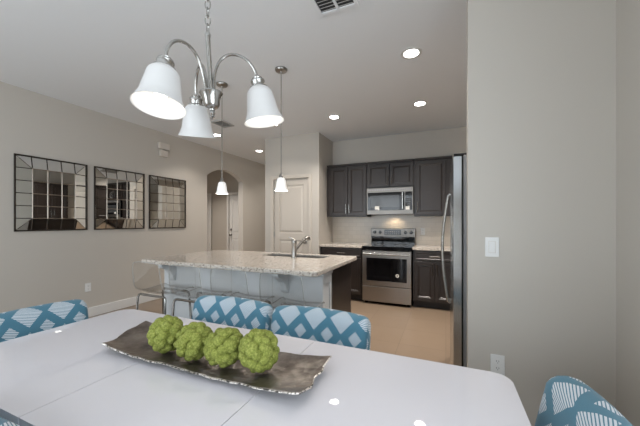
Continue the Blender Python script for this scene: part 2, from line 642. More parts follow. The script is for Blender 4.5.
# panelled interior doors
def panel_door(name, x0, x1, y, h, label, panels, handle_x=None, deadbolt=False, hinge_x=None, casing=0.062, mat='trim'):
    bm = BM()
    add_box(bm, x0 + 0.005, x1 - 0.005, y + 0.03, y + 0.06, 0.01, h - 0.005)
    zs = [0.0] + [z for p in panels for z in p] + [h]
    st_ = 0.105
    add_box(bm, x0 + 0.005, x0 + st_, y + 0.018, y + 0.03, 0.01, h - 0.005, 0.002, 1)
    add_box(bm, x1 - st_, x1 - 0.005, y + 0.018, y + 0.03, 0.01, h - 0.005, 0.002, 1)
    for i in range(0, len(zs), 2):
        add_box(bm, x0 + st_, x1 - st_, y + 0.018, y + 0.03, max(zs[i], 0.01), min(zs[i + 1], h - 0.005), 0.002, 1)
    for (a, c_) in panels:
        add_rings(bm, x0 + st_ + 0.02, x1 - st_ - 0.02, a + 0.02, c_ - 0.02, [(0, 0.0295 + y), (0.03, 0.02 + y)], 0.031 + y)
    d = struct(name, bm, M[mat], label)
    bm = BM()
    for (a, c_) in ((x0 - casing, x0), (x1, x1 + casing)):
        add_box(bm, a, c_, y - 0.016, y + 0.001, 0, h + casing, 0.004, 1)
    add_box(bm, x0, x1, y - 0.016, y + 0.001, h, h + casing, 0.004, 1)
    obj('door_frame', bm, M[mat], d, None)
    if handle_x is not None:
        bm = BM()
        add_lathe(bm, [(0.027, y + 0.018), (0.027, y + 0.01), (0.012, y + 0.006), (0.012, y - 0.02), (0.026, y - 0.03), (0.028, y - 0.045), (0.016, y - 0.055)], handle_x, 0.95, 16, 'y')
        obj('door_knob', bm, M['dark_nickel'], d)
    if deadbolt:
        bm = BM()
        add_lathe(bm, [(0.03, y + 0.018), (0.03, y + 0.0), (0.022, y - 0.006), (0.02, y - 0.012)], handle_x, 1.10, 16, 'y')
        obj('deadbolt', bm, M['dark_nickel'], d)
    if hinge_x is not None:
        for hz in (0.25, 1.08, 1.88):
            bm = BM(); add_tube(bm, [(hinge_x, y + 0.008, hz - 0.045), (hinge_x, y + 0.008, hz + 0.045)], 0.009, 8)
            obj('hinge', bm, M['dark_nickel'], d)
    return d


panel_door('door_1', DX0, DX1, PY0, DH, 'white two panel pantry door behind the island faucet', [(0.15, 0.98), (1.10, 1.96)], DX1 - 0.07, False, DX0 + 0.004, mat='door')
panel_door('door_2', -5.44, -4.70, FY - 0.07, 2.04, 'white entry door with deadbolt seen through the arch', [(0.2, 0.85), (1.0, 1.9)], -5.37, True)
panel_door('door_3', -6.98, -6.12, FY - 0.07, 2.04, 'white door at the left of the entry wall', [(0.2, 0.85), (1.0, 1.9)])

# backsplash
bm = BM(); add_box(bm, PX1 + 0.002, XR, YB - 0.01, YB - 0.0005, 0.88, 1.42)
o = struct('trim_1', bm, M['backsplash'], 'cream tiled backsplash behind the range')


# ------------------------------------------------------------------ kitchen cabinets
def bar_handle(bm, x, z0, z1, y, horizontal=False, r=0.006):
    if horizontal:
        add_tube(bm, [(z0, y - 0.03, x), (z1, y - 0.03, x)], r, 8)
        for q in (z0 + 0.02, z1 - 0.02):
            add_tube(bm, [(q, y - 0.03, x), (q, y, x)], r * 0.8, 8)
    else:
        add_tube(bm, [(x, y - 0.03, z0), (x, y - 0.03, z1)], r, 8)
        for q in (z0 + 0.02, z1 - 0.02):
            add_tube(bm, [(x, y - 0.03, q), (x, y, q)], r * 0.8, 8)


FRONT = [(0, -0.018), (0.003, -0.021), (0.050, -0.021), (0.056, -0.016), (0.064, -0.017), (0.070, -0.011), (0.084, -0.011)]
SLIM = [(0, -0.018), (0.003, -0.021), (0.028, -0.021), (0.034, -0.016)]


def cabinet(name, label, loc, w_, d_, z0, z1, fronts, rz=0, group=None, toe=0, crown=0):
    """local: x 0..w, front plane y=0 facing -y.  fronts: (kind, x0, x1, z0, z1, handle)"""
    t = thing(name, label, 'cabinet', (loc[0], loc[1], 0), rz, group)
    bm = BM(); add_box(bm, 0, w_, 0, d_, z0 + toe, z1); obj('body', bm, M['espresso'], t, None)
    if toe:
        bm = BM(); add_box(bm, 0, w_, 0.07, d_, z0, z0 + toe); obj('toe_kick', bm, M['espresso_dark'], t, None)
    if crown:
        bm = BM(); add_box(bm, 0, w_, -0.03, d_, z1, z1 + crown, 0.008, 2); obj('crown', bm, M['espresso'], t, None)
    for (k, x0, x1, a, c_, hd) in fronts:
        bm = BM(); add_rings(bm, x0, x1, a, c_, SLIM if k == 'drawer' else FRONT, -0.001)
        p = obj(k, bm, M['espresso'], t, None)
        if hd:
            bm = BM()
            if hd[0] == 'h':
                bar_handle(bm, (a + c_) / 2, (x0 + x1) / 2 - 0.07, (x0 + x1) / 2 + 0.07, -0.02, True)
            else:
                bar_handle(bm, hd[1], hd[2], hd[3], -0.02)
            obj('handle', bm, M['nickel'], p)
    return t


UZ0, UZ1, UF = 1.395, 2.285, 4.95
GU, GB = 'dark upper cabinets', 'dark base cabinets'
cabinet('upper_cabinet', 'tall two door dark upper cabinet beside the pantry', (PX1 + 0.02, UF), 0.735, 0.32, UZ0, UZ1,
        [('door', 0.065, 0.395, UZ0 + 0.02, UZ1 - 0.02, ('v', 0.370, UZ0 + 0.06, UZ0 + 0.22)), ('door', 0.403, 0.725, UZ0 + 0.02, UZ1 - 0.02, ('v', 0.428, UZ0 + 0.06, UZ0 + 0.22))], 0, GU, 0, 0.035)
cabinet('upper_cabinet', 'short two door dark upper cabinet above the microwave', (-1.243, UF), 0.771, 0.32, 1.875, UZ1,
        [('door', 0.01, 0.381, 1.89, UZ1 - 0.02, ('v', 0.352, 1.92, 2.08)), ('door', 0.389, 0.761, 1.89, UZ1 - 0.02, ('v', 0.418, 1.92, 2.08))], 0, GU, 0, 0.035)
cabinet('upper_cabinet', 'single door dark upper cabinet nearest the refrigerator', (-0.470, UF), 0.56, 0.32, UZ0, UZ1,
        [('door', 0.03, 0.47, UZ0 + 0.02, UZ1 - 0.02, ('v', 0.055, UZ0 + 0.06, UZ0 + 0.22))], 0, GU, 0, 0.035)
CF = 4.66
cabinet('base_cabinet', 'dark base cabinet between the pantry and the range', (PX1 + 0.01, CF), 0.742, 0.60, 0, 0.875,
        [('drawer', 0.05, 0.73, 0.72, 0.86, ('h',)), ('door', 0.05, 0.385, 0.12, 0.705, ('v', 0.355, 0.53, 0.68)), ('door', 0.393, 0.73, 0.12, 0.705, ('v', 0.42, 0.53, 0.68))], 0, GB, 0.1)
cabinet('base_cabinet', 'dark base cabinet between the range and the refrigerator', (-0.458, CF), 0.62, 0.60, 0, 0.875,
        [('drawer', 0.02, 0.60, 0.72, 0.86, ('h',)), ('door', 0.02, 0.306, 0.12, 0.705, ('v', 0.280, 0.50, 0.68)), ('door', 0.314, 0.60, 0.12, 0.705, ('v', 0.340, 0.50, 0.68))], 0, GB, 0.1)
# along the right wall behind the refrigerator (seen in the mirrors); fronts face -x
for i, (ya, yb, lab) in enumerate(((4.60, 3.88, 'nearest the corner'), (3.87, 3.15, 'beside the refrigerator'))):
    cabinet('upper_cabinet', 'dark upper cabinet on the right kitchen wall, %s' % lab, (0.48, ya), ya - yb, 0.325, UZ0, UZ1,
            [('door', 0.01, 0.355, UZ0 + 0.02, UZ1 - 0.02, ('v', 0.33, UZ0 + 0.06, UZ0 + 0.22)), ('door', 0.363, 0.71, UZ0 + 0.02, UZ1 - 0.02, ('v', 0.388, UZ0 + 0.06, UZ0 + 0.22))], R(-90), GU, 0, 0.035)
    cabinet('base_cabinet', 'dark base cabinet on the right kitchen wall, %s' % lab, (0.20, ya), ya - yb, 0.60, 0, 0.875,
            [('drawer', 0.01, 0.71, 0.72, 0.86, ('h',)), ('door', 0.01, 0.355, 0.12, 0.705, ('v', 0.33, 0.5, 0.68)), ('door', 0.363, 0.71, 0.12, 0.705, ('v', 0.388, 0.5, 0.68))], R(-90), GB, 0.1)

bm = BM(); add_box(bm, PX1 + 0.003, -1.241, CF - 0.03, YB - 0.012, 0.877, 0.914, 0.006)
tag(obj('countertop', bm, M['granite'], None, None), 'granite worktop between the pantry and the range', 'countertop', 'granite worktops on the back wall')
bm = BM()
add_prism(bm, [(-0.464, CF - 0.03), (0.175, CF - 0.03), (0.175, 3.14), (0.80, 3.14), (0.80, YB - 0.012), (-0.464, YB - 0.012)], 0.877, 0.914, 'xy', 0.005)
tag(obj('countertop', bm, M['granite'], None, None), 'granite worktop between the range and the refrigerator corner', 'countertop', 'granite worktops on the back wall')

# ------------------------------------------------------------------ range
RX0, RX1, RF = -1.235, -0.472, 4.60
W_ = RX1 - RX0
t = thing('range', 'stainless steel electric range with black glass oven window', 'stove', (RX0, RF, 0))
bm = BM(); add_box(bm, 0.003, W_ - 0.003, 0.03, 0.655, 0.05, 0.898); obj('body', bm, M['black_enamel'], t, None)
for x in (0.03, W_ - 0.07):
    for y in (0.07, 0.58):
        bm = BM(); add_box(bm, x, x + 0.04, y, y + 0.04, 0, 0.05); obj('foot', bm, M['black_enamel'], t, None)
bm = BM(); add_box(bm, 0.004, W_ - 0.004, 0, 0.03, 0.045, 0.285, 0.006); p = obj('storage_drawer', bm, M['steel'], t, None)
bm = BM(); add_box(bm, 0.004, W_ - 0.004, -0.005, 0.03, 0.295, 0.845, 0.006); p = obj('oven_door', bm, M['steel'], t, None)
bm = BM(); add_box(bm, 0.07, W_ - 0.07, -0.008, -0.004, 0.375, 0.735, 0.002, 1); obj('oven_window', bm, M['black_glass'], p, None)
bm = BM(); add_lathe(bm, [(0.026, -0.0082), (0.026, -0.0095), (0.0001, -0.0095)], W_ - 0.21, 0.475, 20, 'y'); obj('sticker', bm, M['sticker'], p)
bm = BM(); add_lathe(bm, [(0.012, -0.0097), (0.012, -0.0102), (0.0001, -0.0102)], W_ - 0.21, 0.475, 16, 'y'); obj('sticker_print', bm, M['slot'], p)
bm = BM(); add_tube(bm, [(0.03, -0.048, 0.80), (W_ - 0.03, -0.048, 0.80)], 0.012, 12)
for x in (0.06, W_ - 0.06):
    add_tube(bm, [(x, -0.048, 0.80), (x, 0.0, 0.80)], 0.01, 10)
obj('handle', bm, M['nickel'], p)
bm = BM(); add_box(bm, 0.0, W_, -0.012, 0.60, 0.852, 0.916, 0.006); o = obj('cooktop', bm, M['black_glass'], t, None)
for (x, y, r_) in ((0.2, 0.16, 0.1), (0.56, 0.16, 0.08), (0.2, 0.42, 0.075), (0.56, 0.42, 0.1)):
    bm = BM(); add_lathe(bm, [(r_, 0.9161), (r_, 0.9166), (r_ - 0.006, 0.9166), (r_ - 0.006, 0.9161)], x, y, 32, 'z', False); obj('burner_ring', bm, M['case_grey'], o)
bm = BM(); add_box(bm, 0.0, W_, 0.60, 0.66, 0.90, 1.19, 0.006); g = obj('backguard', bm, M['steel_dull'], t, None)
bm = BM(); add_box(bm, 0.012, W_ - 0.012, 0.594, 0.601, 0.918, 1.045, 0.002, 1); obj('backguard_skirt', bm, M['black_glass'], g, None)
bm = BM(); add_box(bm, 0.24, W_ - 0.24, 0.594, 0.601, 1.075, 1.165, 0.002, 1); dp = obj('display', bm, M['display'], t, None)
for k in range(7):
    for j in range(2):
        bm = BM(); add_box(bm, 0.262 + k * 0.036, 0.282 + k * 0.036, 0.5925, 0.5945, 1.088 + j * 0.035, 1.1 + j * 0.035); obj('button', bm, M['vent_grey'], dp, None)
for x in (0.07, 0.165, W_ - 0.165, W_ - 0.07):
    bm = BM(); add_lathe(bm, [(0.027, 0.6), (0.027, 0.592), (0.022, 0.588), (0.02, 0.566), (0.0001, 0.565)], x, 1.12, 20, 'y'); obj('control_knob', bm, M['black_enamel'], g)

# ------------------------------------------------------------------ microwave
t = thing('microwave', 'stainless steel microwave fixed under the short cabinet', 'microwave', (RX0 + 0.002, 4.88, 1.425))
W_ = 0.758
bm = BM(); add_box(bm, 0, W_, 0.02, 0.395, 0, 0.44); obj('body', bm, M['black_enamel'], t, None)
bm = BM(); add_box(bm, 0, W_, 0, 0.02, 0, 0.44, 0.004, 1); f_ = obj('front_panel', bm, M['steel_dull'], t, None)
bm = BM(); add_box(bm, 0.02, 0.62, -0.004, 0.001, 0.07, 0.365, 0.002, 1); d = obj('door_glass', bm, M['black_glass'], t, None)
bm = BM(); add_box(bm, 0.07, 0.54, -0.006, -0.0035, 0.115, 0.315, 0.001, 1); obj('door_screen', bm, M['window_grey'], d, None)
bm = BM(); add_tube(bm, [(0.595, -0.04, 0.085), (0.595, -0.04, 0.355)], 0.013, 10)
for z in (0.11, 0.33):
    add_tube(bm, [(0.595, -0.04, z), (0.595, -0.002, z)], 0.009, 8)
obj('handle', bm, M['nickel'], d)
bm = BM(); add_box(bm, 0.632, 0.742, -0.004, 0.001, 0.07, 0.365, 0.002, 1); c_ = obj('control_panel', bm, M['black_glass'], t, None)
for k in range(3):
    for j in range(6):
        bm = BM(); add_box(bm, 0.648 + k * 0.028, 0.668 + k * 0.028, -0.0055, -0.0035, 0.09 + j * 0.03, 0.108 + j * 0.03); obj('button', bm, M['vent_dark'], c_, None)
bm = BM(); add_box(bm, 0.145, 0.215, -0.0068, -0.0055, 0.085, 0.135); obj('sticker', bm, M['sticker'], d, None)
bm = BM(); add_box(bm, 0.638, 0.70, -0.0068, -0.0055, 0.075, 0.13); obj('sticker', bm, M['sticker'], c_, None)
bm = BM()
for k in range(24):
    add_box(bm, 0.03 + k * 0.029, 0.05 + k * 0.029, -0.002, 0.002, 0.395, 0.425)
obj('vent_slots', bm, M['case_grey'], f_, None)
l = bpy.data.lights.new('microwave_lamp', 'SPOT'); l.energy = 5; l.color = (1, 0.78, 0.5); l.spot_size = R(130); l.spot_blend = 0.7; l.shadow_soft_size = 0.03
o = bpy.data.objects.new('microwave_lamp', l); o.location = (RX0 + 0.42, 5.12, 1.415); o.rotation_euler = (R(18), 0, 0); col.objects.link(o)

# ------------------------------------------------------------------ refrigerator (front faces -x)
t = thing('refrigerator', 'stainless steel side by side refrigerator behind the switch wall', 'refrigerator', (0.035, 3.115, 0), R(-90))
W_ = 0.905      # local x runs toward the camera, y into the case
bm = BM(); add_box(bm, 0, W_, 0.075, 0.765, 0.02, 1.755, 0.004, 1); obj('case', bm, M['case_grey'], t, None)
bm = BM(); add_box(bm, 0.02, W_ - 0.02, 0.08, 0.75, 0, 0.02); obj('base_grille', bm, M['black_enamel'], t, None)
for (x0, x1, hx) in ((0.0, 0.40, 0.36), (0.406, W_, 0.446)):
    bm = BM()
    pts = [(x0 + 0.002, 0.063)] + [(x0 + 0.002 + (x1 - x0 - 0.004) * k / 12, 0.016 - 0.016 * math.sin(PI * (k + 0.6) / 13.2)) for k in range(13)] + [(x1 - 0.002, 0.063)]
    add_prism(bm, pts, 0.06, 1.75, 'xy', 0.004)
    d = obj('door', bm, M['steel_v'], t)
    bm = BM()
    hp = [(hx, 0.0, 1.53)]
    for k in range(17):
        s = k / 16
        hp.append((hx, -0.018 - 0.044 * math.sin(PI * s), 1.515 - s * 0.87))
    hp.append((hx, 0.0, 0.63))
    add_tube(bm, hp, 0.012, 10)
    obj('handle', bm, M['nickel'], d)
bm = BM(); add_box(bm, 0.01, W_ - 0.01, 0.063, 0.075, 0.06, 1.75); obj('door_gasket', bm, M['black_enamel'], t, None)
for x in (0.05, W_ - 0.11):
    bm = BM(); add_box(bm, x, x + 0.09, 0.015, 0.13, 1.755, 1.772, 0.003, 1); obj('hinge_cover', bm, M['black_enamel'], t, None)

# ------------------------------------------------------------------ island
IX0, IX1, IY0, IY1 = -2.92, -0.915, 2.06, 3.22
t = thing('kitchen_island', 'white panelled kitchen island with dark cabinet end', 'island', (0, 0, 0))
bm = BM(); add_box(bm, -2.855, -0.965, 2.30, 2.50, 0, 0.872, 0.003, 1); kw = obj('knee_wall', bm, M['white_panel'], t, None)
for x in (-2.40, -1.93, -1.46):
    bm = BM(); add_box(bm, x - 0.002, x + 0.002, 2.2992, 2.301, 0.13, 0.84); obj('panel_joint', bm, M['vent_grey'], kw, None)
bm = BM(); add_box(bm, -2.87, -0.95, 2.285, 2.515, 0, 0.12, 0.004, 1); obj('baseboard', bm, M['white_panel'], t, None)
bm = BM(); add_box(bm, -2.875, -0.945, 2.28, 2.51, 0.835, 0.872, 0.01, 2); obj('cap_moulding', bm, M['white_panel'], t, None)
bm = BM()
for (a, c2_) in ((2.29, 2.33), (2.46, 2.50)):
    add_box(bm, -0.966, -0.955, a, c2_, 0.12, 0.84, 0.003, 1)
add_box(bm, -0.966, -0.955, 2.33, 2.46, 0.76, 0.84, 0.003, 1)
obj('end_panel_trim', bm, M['white_panel'], kw, None)
bm = BM(); add_box(bm, -2.84, -0.98, 2.50, 3.17, 0.1, 0.66)
add_holed(bm, rrect(-2.84, 2.50, -0.98, 3.17, 0.001, 1), rrect(-2.05, 2.80, -1.13, 3.15, 0.001, 1), 0.66, 0.872); obj('cabinet_body', bm, M['espresso'], t, None)
bm = BM(); add_box(bm, -2.84, -0.98, 2.50, 3.10, 0, 0.1); obj('toe_kick', bm, M['espresso_dark'], t, None)
for k in range(4):
    x0 = -2.83 + k * 0.4625
    bm = BM(); add_rings(bm, x0, x0 + 0.455, 0.12, 0.85, FRONT, -0.001)
    for v_ in bm.verts:
        v_.co.y = 3.17 - v_.co.y
    d = obj('door', bm, M['espresso'], t, None)
    bm = BM(); bar_handle(bm, x0 + (0.42 if k % 2 == 0 else 0.035), 0.62, 0.8, -0.02)
    for v_ in bm.verts:
        v_.co.y = 3.17 - v_.co.y
    obj('handle', bm, M['nickel'], d)
for x in (-2.70, -1.32):
    bm = BM()
    pr = [(2.30, 0.835), (2.30, 0.64), (2.275, 0.635), (2.262, 0.66), (2.255, 0.70), (2.235, 0.74), (2.19, 0.775), (2.135, 0.79), (2.12, 0.81), (2.12, 0.835)]
    add_prism(bm, [(a, c2_ + 0.035) for a, c2_ in pr], x - 0.03, x + 0.03, 'yz', 0.004)
    obj('corbel', bm, M['white_panel'], t, None)

SX0, SX1, SY0, SY1 = -1.98, -1.20, 2.86, 3.12
bm = BM(); add_holed(bm, rrect(IX0, IY0, IX1, IY1, 0.05), rrect(SX0, SY0, SX1, SY1, 0.05), 0.874, 0.914, 0.008)
tag(obj('island_countertop', bm, M['granite'], None, None), 'speckled granite slab on the white island', 'countertop')
t = thing('sink', 'stainless undermount sink set in the granite island top', 'sink', (0, 0, 0))
bm = BM()
o_, i_ = rrect(SX0 + 0.002, SY0 + 0.002, SX1 - 0.002, SY1 - 0.002, 0.048), rrect(SX0 + 0.012, SY0 + 0.012, SX1 - 0.012, SY1 - 0.012, 0.042)
add_holed(bm, o_, i_, 0.70, 0.902)
add_prism(bm, o_, 0.692, 0.70)
obj('basin', bm, M['steel'], t)
bm = BM(); add_lathe(bm, [(0.045, 0.7005), (0.045, 0.704), (0.03, 0.7035), (0.0001, 0.7025)], -1.59, 2.99, 24); obj('drain', bm, M['nickel'], t)

t = thing('faucet', 'brushed nickel pull out faucet beside the island sink', 'faucet', (-1.50, 2.79, 0.914))
bm = BM(); add_lathe(bm, [(0.034, 0.0005), (0.034, 0.006), (0.029, 0.012), (0.027, 0.05), (0.026, 0.15), (0.028, 0.155), (0.028, 0.185), (0.022, 0.194), (0.0001, 0.195)]); obj('body', bm, M['dark_nickel'], t)
bm = BM()
add_tube(bm, [(0.0, 0.015, 0.075), (0.02, 0.07, 0.125), (0.042, 0.13, 0.18), (0.058, 0.165, 0.207), (0.068, 0.19, 0.213), (0.074, 0.206, 0.203), (0.076, 0.212, 0.18)], [0.016, 0.016, 0.017, 0.019, 0.02, 0.02, 0.018], 14)
obj('spout', bm, M['dark_nickel'], t)
bm = BM(); add_tube(bm, [(0, 0, 0.19), (-0.02, -0.01, 0.21), (-0.055, -0.02, 0.222)], [0.009, 0.008, 0.006], 10); obj('lever', bm, M['dark_nickel'], t)


# ------------------------------------------------------------------ clear bar stools
def make_stool():
    t = thing('bar_stool', '', 'stool', (0, 0, 0), 0, 'clear acrylic stools along the island')
    Wd = 0.19
    prof = [(0.36, 0.622), (0.345, 0.634), (0.30, 0.637), (0.22, 0.628), (0.12, 0.624), (0.06, 0.632), (0.02, 0.655), (-0.005, 0.69), (-0.02, 0.74), (-0.035, 0.82), (-0.045, 0.89), (-0.052, 0.935)]
    bm = BM()
    NX = 10
    rows = []
    for j, (y, z) in enumerate(prof):
        row = []
        back = max(0, (j - 6) / 5)
        for i in range(NX + 1):
            x = -1 + 2 * i / NX
            wd = Wd * (1 - 0.12 * back ** 2)
            dish = 0.012 * x * x * (1 - back)
            top = 0.02 * (x * x) * back
            row.append(bm.verts.new((x * wd, y + 0.025 * back * x * x, z + dish - top)))
        rows.append(row)
    for A, B in zip(rows, rows[1:]):
        for i in range(NX):
            bm.faces.new((A[i], A[i + 1], B[i + 1], B[i]))
    edge = [r_[0].co.copy() for r_ in rows] + [v_.co.copy() for v_ in rows[-1][1:]] + [r_[-1].co.copy() for r_ in rows[-2::-1]] + [v_.co.copy() for v_ in rows[0][-2:0:-1]]
    bmesh.ops.recalc_face_normals(bm, faces=bm.faces)
    bmesh.ops.solidify(bm, geom=bm.faces[:], thickness=0.01)
    s = obj('seat_shell', bm, M['acrylic'], t, 60)
    bm = BM(); add_tube(bm, edge, 0.0035, 6, True); obj('shell_edge', bm, M['acrylic_edge'], s)
    for (y, sg) in ((0.035, -1), (0.30, 1)):
        fy = y + sg * 0.035
        for sx in (-1, 1):
            bm = BM(); add_tube(bm, [(sx * (Wd - 0.015), y, 0.60), (sx * (Wd - 0.004), y + sg * 0.004, 0.575), (sx * (Wd + 0.015), fy, 0.012), (sx * (Wd + 0.015), fy, 0.0)], 0.011, 10)
            obj('leg', bm, M['chrome'], t)
        bm = BM(); add_tube(bm, [(-Wd + 0.015, y, 0.60), (-Wd + 0.04, y, 0.607), (Wd - 0.04, y, 0.607), (Wd - 0.015, y, 0.60)], 0.011, 10); obj('seat_rail', bm, M['chrome'], t)
        bm = BM(); add_tube(bm, [(-Wd - 0.008, y + sg * 0.026, 0.22), (Wd + 0.008, y + sg * 0.026, 0.22)], 0.008, 8); obj('footrest', bm, M['chrome'], t)
    return t


st0 = make_stool()
for i, (x, lab) in enumerate(((-2.545, 'clear acrylic stool with chrome legs at the end of the island nearest the mirrors'),
                              (-2.065, 'clear acrylic stool with chrome legs, second along the island from the mirror wall'),
                              (-1.590, 'clear acrylic stool with chrome legs, third along the island from the mirror wall'),
                              (-1.110, 'clear acrylic stool with chrome legs at the island end nearest the range'))):
    if i == 0:
        st0.location = (x, 1.88, 0); st0['label'] = lab
    else:
        dup(st0, (x, 1.88, 0), 0, lab)

# ------------------------------------------------------------------ dining table
TX0, TX1, TY0, TY1, TZ = -1.87, 0.212, 0.425, 1.24, 0.75
t = thing('dining_table', 'long white gloss dining table with rounded corners', 'table', ((TX0 + TX1) / 2, (TY0 + TY1) / 2, 0))
ox, oy = (TX0 + TX1) / 2, (TY0 + TY1) / 2
S1, S2, gp = -1.105, -0.557, 0.0014
for (a, c_, rr_) in ((TX0, S1 - gp, (0.003, 0.07, 0.07, 0.003)), (S1 + gp, S2 - gp, 0.003), (S2 + gp, TX1, (0.055, 0.003, 0.003, 0.055))):
    bm = BM(); add_prism(bm, rrect(a - ox, TY0 - oy, c_ - ox, TY1 - oy, rr_, 8), TZ - 0.03, TZ, 'xy', 0.0015)
    obj('table_top', bm, M['table_white'], t, None)
bm = BM(); add_box(bm, -0.86, 0.86, -0.28, 0.28, TZ - 0.09, TZ - 0.031, 0.004, 1); obj('apron', bm, M['table_base'], t, None)
for x in (-0.62, 0.62):
    bm = BM(); add_box(bm, x - 0.05, x + 0.05, -0.16, 0.16, 0.03, TZ - 0.09, 0.008); obj('pedestal', bm, M['table_base'], t, None)
    bm = BM(); add_box(bm, x - 0.09, x + 0.09, -0.3, 0.3, 0, 0.03, 0.006); obj('foot', bm, M['table_base'], t, None)


# ------------------------------------------------------------------ dining chairs (front faces -y)
def make_chair():
    t = thing('dining_chair', '', 'chair', (0, 0, 0), 0, 'blue trellis dining chairs')
    HW, RC, T0, H0 = 0.272, 0.048, 0.126, 0.835
    # profile of the back: up the front, over the top, down the rear; parameter (side, height fraction)
    zb = 0.36
    prof = []
    NZ = 14
    for k in range(NZ + 1):
        prof.append((-1, k / NZ))
    for k in range(1, 8):
        prof.append((-math.cos(PI * k / 8), 1 + 0.0001 * k))
    for k in range(NZ, -1, -1):
        prof.append((1, k / NZ))
    bm = BM()
    uvl = bm.loops.layers.uv.new('UVMap')
    xs = []
    NXs = 30
    for i in range(NXs + 1):
        q = -1 + 2 * i / NXs
        xs.append(HW * math.sin(q * PI / 2) * 0.35 + HW * q * 0.65)
    rows, uvs = [], []
    for x in xs:
        ex = max(0.0, (abs(x) - (HW - RC)) / RC)
        rnd = math.sqrt(max(0.0, 1 - ex * ex))
        th = T0 * (0.60 + 0.40 * rnd)
        hh = H0 - 0.022 * (1 - rnd) - 0.010 * (x / HW) ** 2
        row, uvr = [], []
        arc, last = 0, None
        for (s, fz) in prof:
            tt = min(fz, 1.0)
            r_ = th / 2
            z = zb + (hh - r_ - zb) * tt
            cy = 0.235 + 0.075 * ((z - zb) / 0.5) ** 1.3 - 0.02 * (x / HW) ** 2
            bulge = 0.008 * math.sin(PI * min(1, tt)) * rnd
            if fz > 1.00001 or (fz == 1 and abs(s) == 1):
                y = cy + s * r_
                z = z + math.sqrt(max(0, 1 - s * s)) * r_
            else:
                y = cy + s * (r_ + bulge)
            p = Vector((x, y, z))
            if last is not None:
                arc += (p - last).length
            last = p
            row.append(bm.verts.new(p))
            uvr.append((x + 0.009, arc + 0.003))
        rows.append(row); uvs.append(uvr)
    for i in range(NXs):
        for j in range(len(prof) - 1):
            f_ = bm.faces.new((rows[i][j], rows[i + 1][j], rows[i + 1][j + 1], rows[i][j + 1]))
            for lp, uv in zip(f_.loops, (uvs[i][j], uvs[i + 1][j], uvs[i + 1][j + 1], uvs[i][j + 1])):
                lp[uvl].uv = uv
    for i in (0, NXs):
        f_ = bm.faces.new(rows[i])
        for lp in f_.loops:
            lp[uvl].uv = (lp.vert.co.y, lp.vert.co.z)
    obj('backrest', bm, M['fabric'], t, 60)
    bm = BM()
    uvl = bm.loops.layers.uv.new('UVMap')
    add_box(bm, -0.25, 0.25, -0.25, 0.245, 0.36, 0.48, 0.03, 4)
    for f_ in bm.faces:
        for lp in f_.loops:
            c_ = lp.vert.co
            lp[uvl].uv = (c_.x, c_.y) if abs(f_.normal.z) > 0.5 else ((c_.x if abs(f_.normal.y) > 0.5 else c_.y), c_.z)
    obj('seat', bm, M['fabric'], t, 60)
    for sx in (-1, 1):
        for (y, dy) in ((-0.20, -0.01), (0.23, 0.05)):
            bm = BM()
            a = [bm.verts.new((sx * 0.215 + i * 0.02, y + j * 0.02, 0.365)) for i, j in ((-1, -1), (1, -1), (1, 1), (-1, 1))]
            c_ = [bm.verts.new((sx * 0.22 + i * 0.014, y + dy + j * 0.014, 0)) for i, j in ((-1, -1), (1, -1), (1, 1), (-1, 1))]
            bm.faces.new(a); bm.faces.new(c_[::-1])
            for k in range(4):
                bm.faces.new((a[k], c_[k], c_[(k + 1) % 4], a[(k + 1) % 4]))
            obj('leg', bm, M['chair_leg'], t, None)
    return t


ch0 = make_chair()
spots = [(-1.20, 1.165, 0, 'blue and white trellis chair across the table, the one nearer the mirrors'),
         (-0.622, 1.165, 0, 'blue and white trellis chair across the table, the one nearer the range'),
         (-1.80, 0.83, 90, 'blue and white trellis chair at the table end by the mirrors'),
         (0.072, 0.89, -90, 'blue and white trellis chair beside the grey wall with the outlet'),
         (-1.08, 0.605, 180, 'blue trellis chair on the near side of the table, only its top corner showing')]
for i, (x, y, a, lab) in enumerate(spots):
    if i == 0:
        ch0.location, ch0.rotation_euler = (x, y, 0), (0, 0, R(a)); ch0['label'] = lab
    else:
        dup(ch0, (x, y, 0), R(a), lab)

# ------------------------------------------------------------------ tray and green balls
bm = BM()
TRX0, TRX1, TRY0, TRY1 = -1.395, -0.398, 0.765, 1.025
NXt, NYt = 60, 16
random.seed(4)
rows = []
for i in range(NXt + 1):
    s = -1 + 2 * i / NXt
    row = []
    for j in range(NYt + 1):
        q = -1 + 2 * j / NYt
        x = (TRX0 + TRX1) / 2 + s * (TRX1 - TRX0) / 2
        wv = 0.010 * noise.noise(Vector((x * 14, 3.1 + q, 0)))
        ex = 0.016 * noise.noise(Vector((s * 2, q * 3.2, 7.7))) if abs(s) > 0.9 else 0
        hw = (TRY1 - TRY0) / 2 * (1.0 - 0.05 * (1 - s * s))
        if s < 0:
            x += 0.085 * s ** 4 * max(0, 0.25 - q) / 1.25
        y = (TRY0 + TRY1) / 2 + q * (hw + wv * abs(q))
        z = 0.004 + 0.030 * max(0, (abs(s) - 0.25) / 0.75) ** 2 + 0.020 * abs(q) ** 3 * (1 - 0.3 * s * s) + 0.004 * noise.noise(Vector((x * 9, y * 9, 1)))
        row.append(bm.verts.new((x + ex, y, TZ + max(z, 0.003))))
    rows.append(row)
for A, B in zip(rows, rows[1:]):
    for j in range(NYt):
        bm.faces.new((A[j], B[j], B[j + 1], A[j + 1]))
rim = [r_[0].co.copy() for r_ in rows] + [v_.co.copy() for v_ in rows[-1][1:]] + [r_[-1].co.copy() for r_ in rows[-2::-1]] + [v_.co.copy() for v_ in rows[0][-2:0:-1]]
bmesh.ops.recalc_face_normals(bm, faces=bm.faces)
bmesh.ops.solidify(bm, geom=bm.faces[:], thickness=-0.004)
lo = min(v_.co.z for v_ in bm.verts)
dz = TZ + 0.0006 - lo
bmesh.ops.translate(bm, vec=(0, 0, dz), verts=bm.verts)
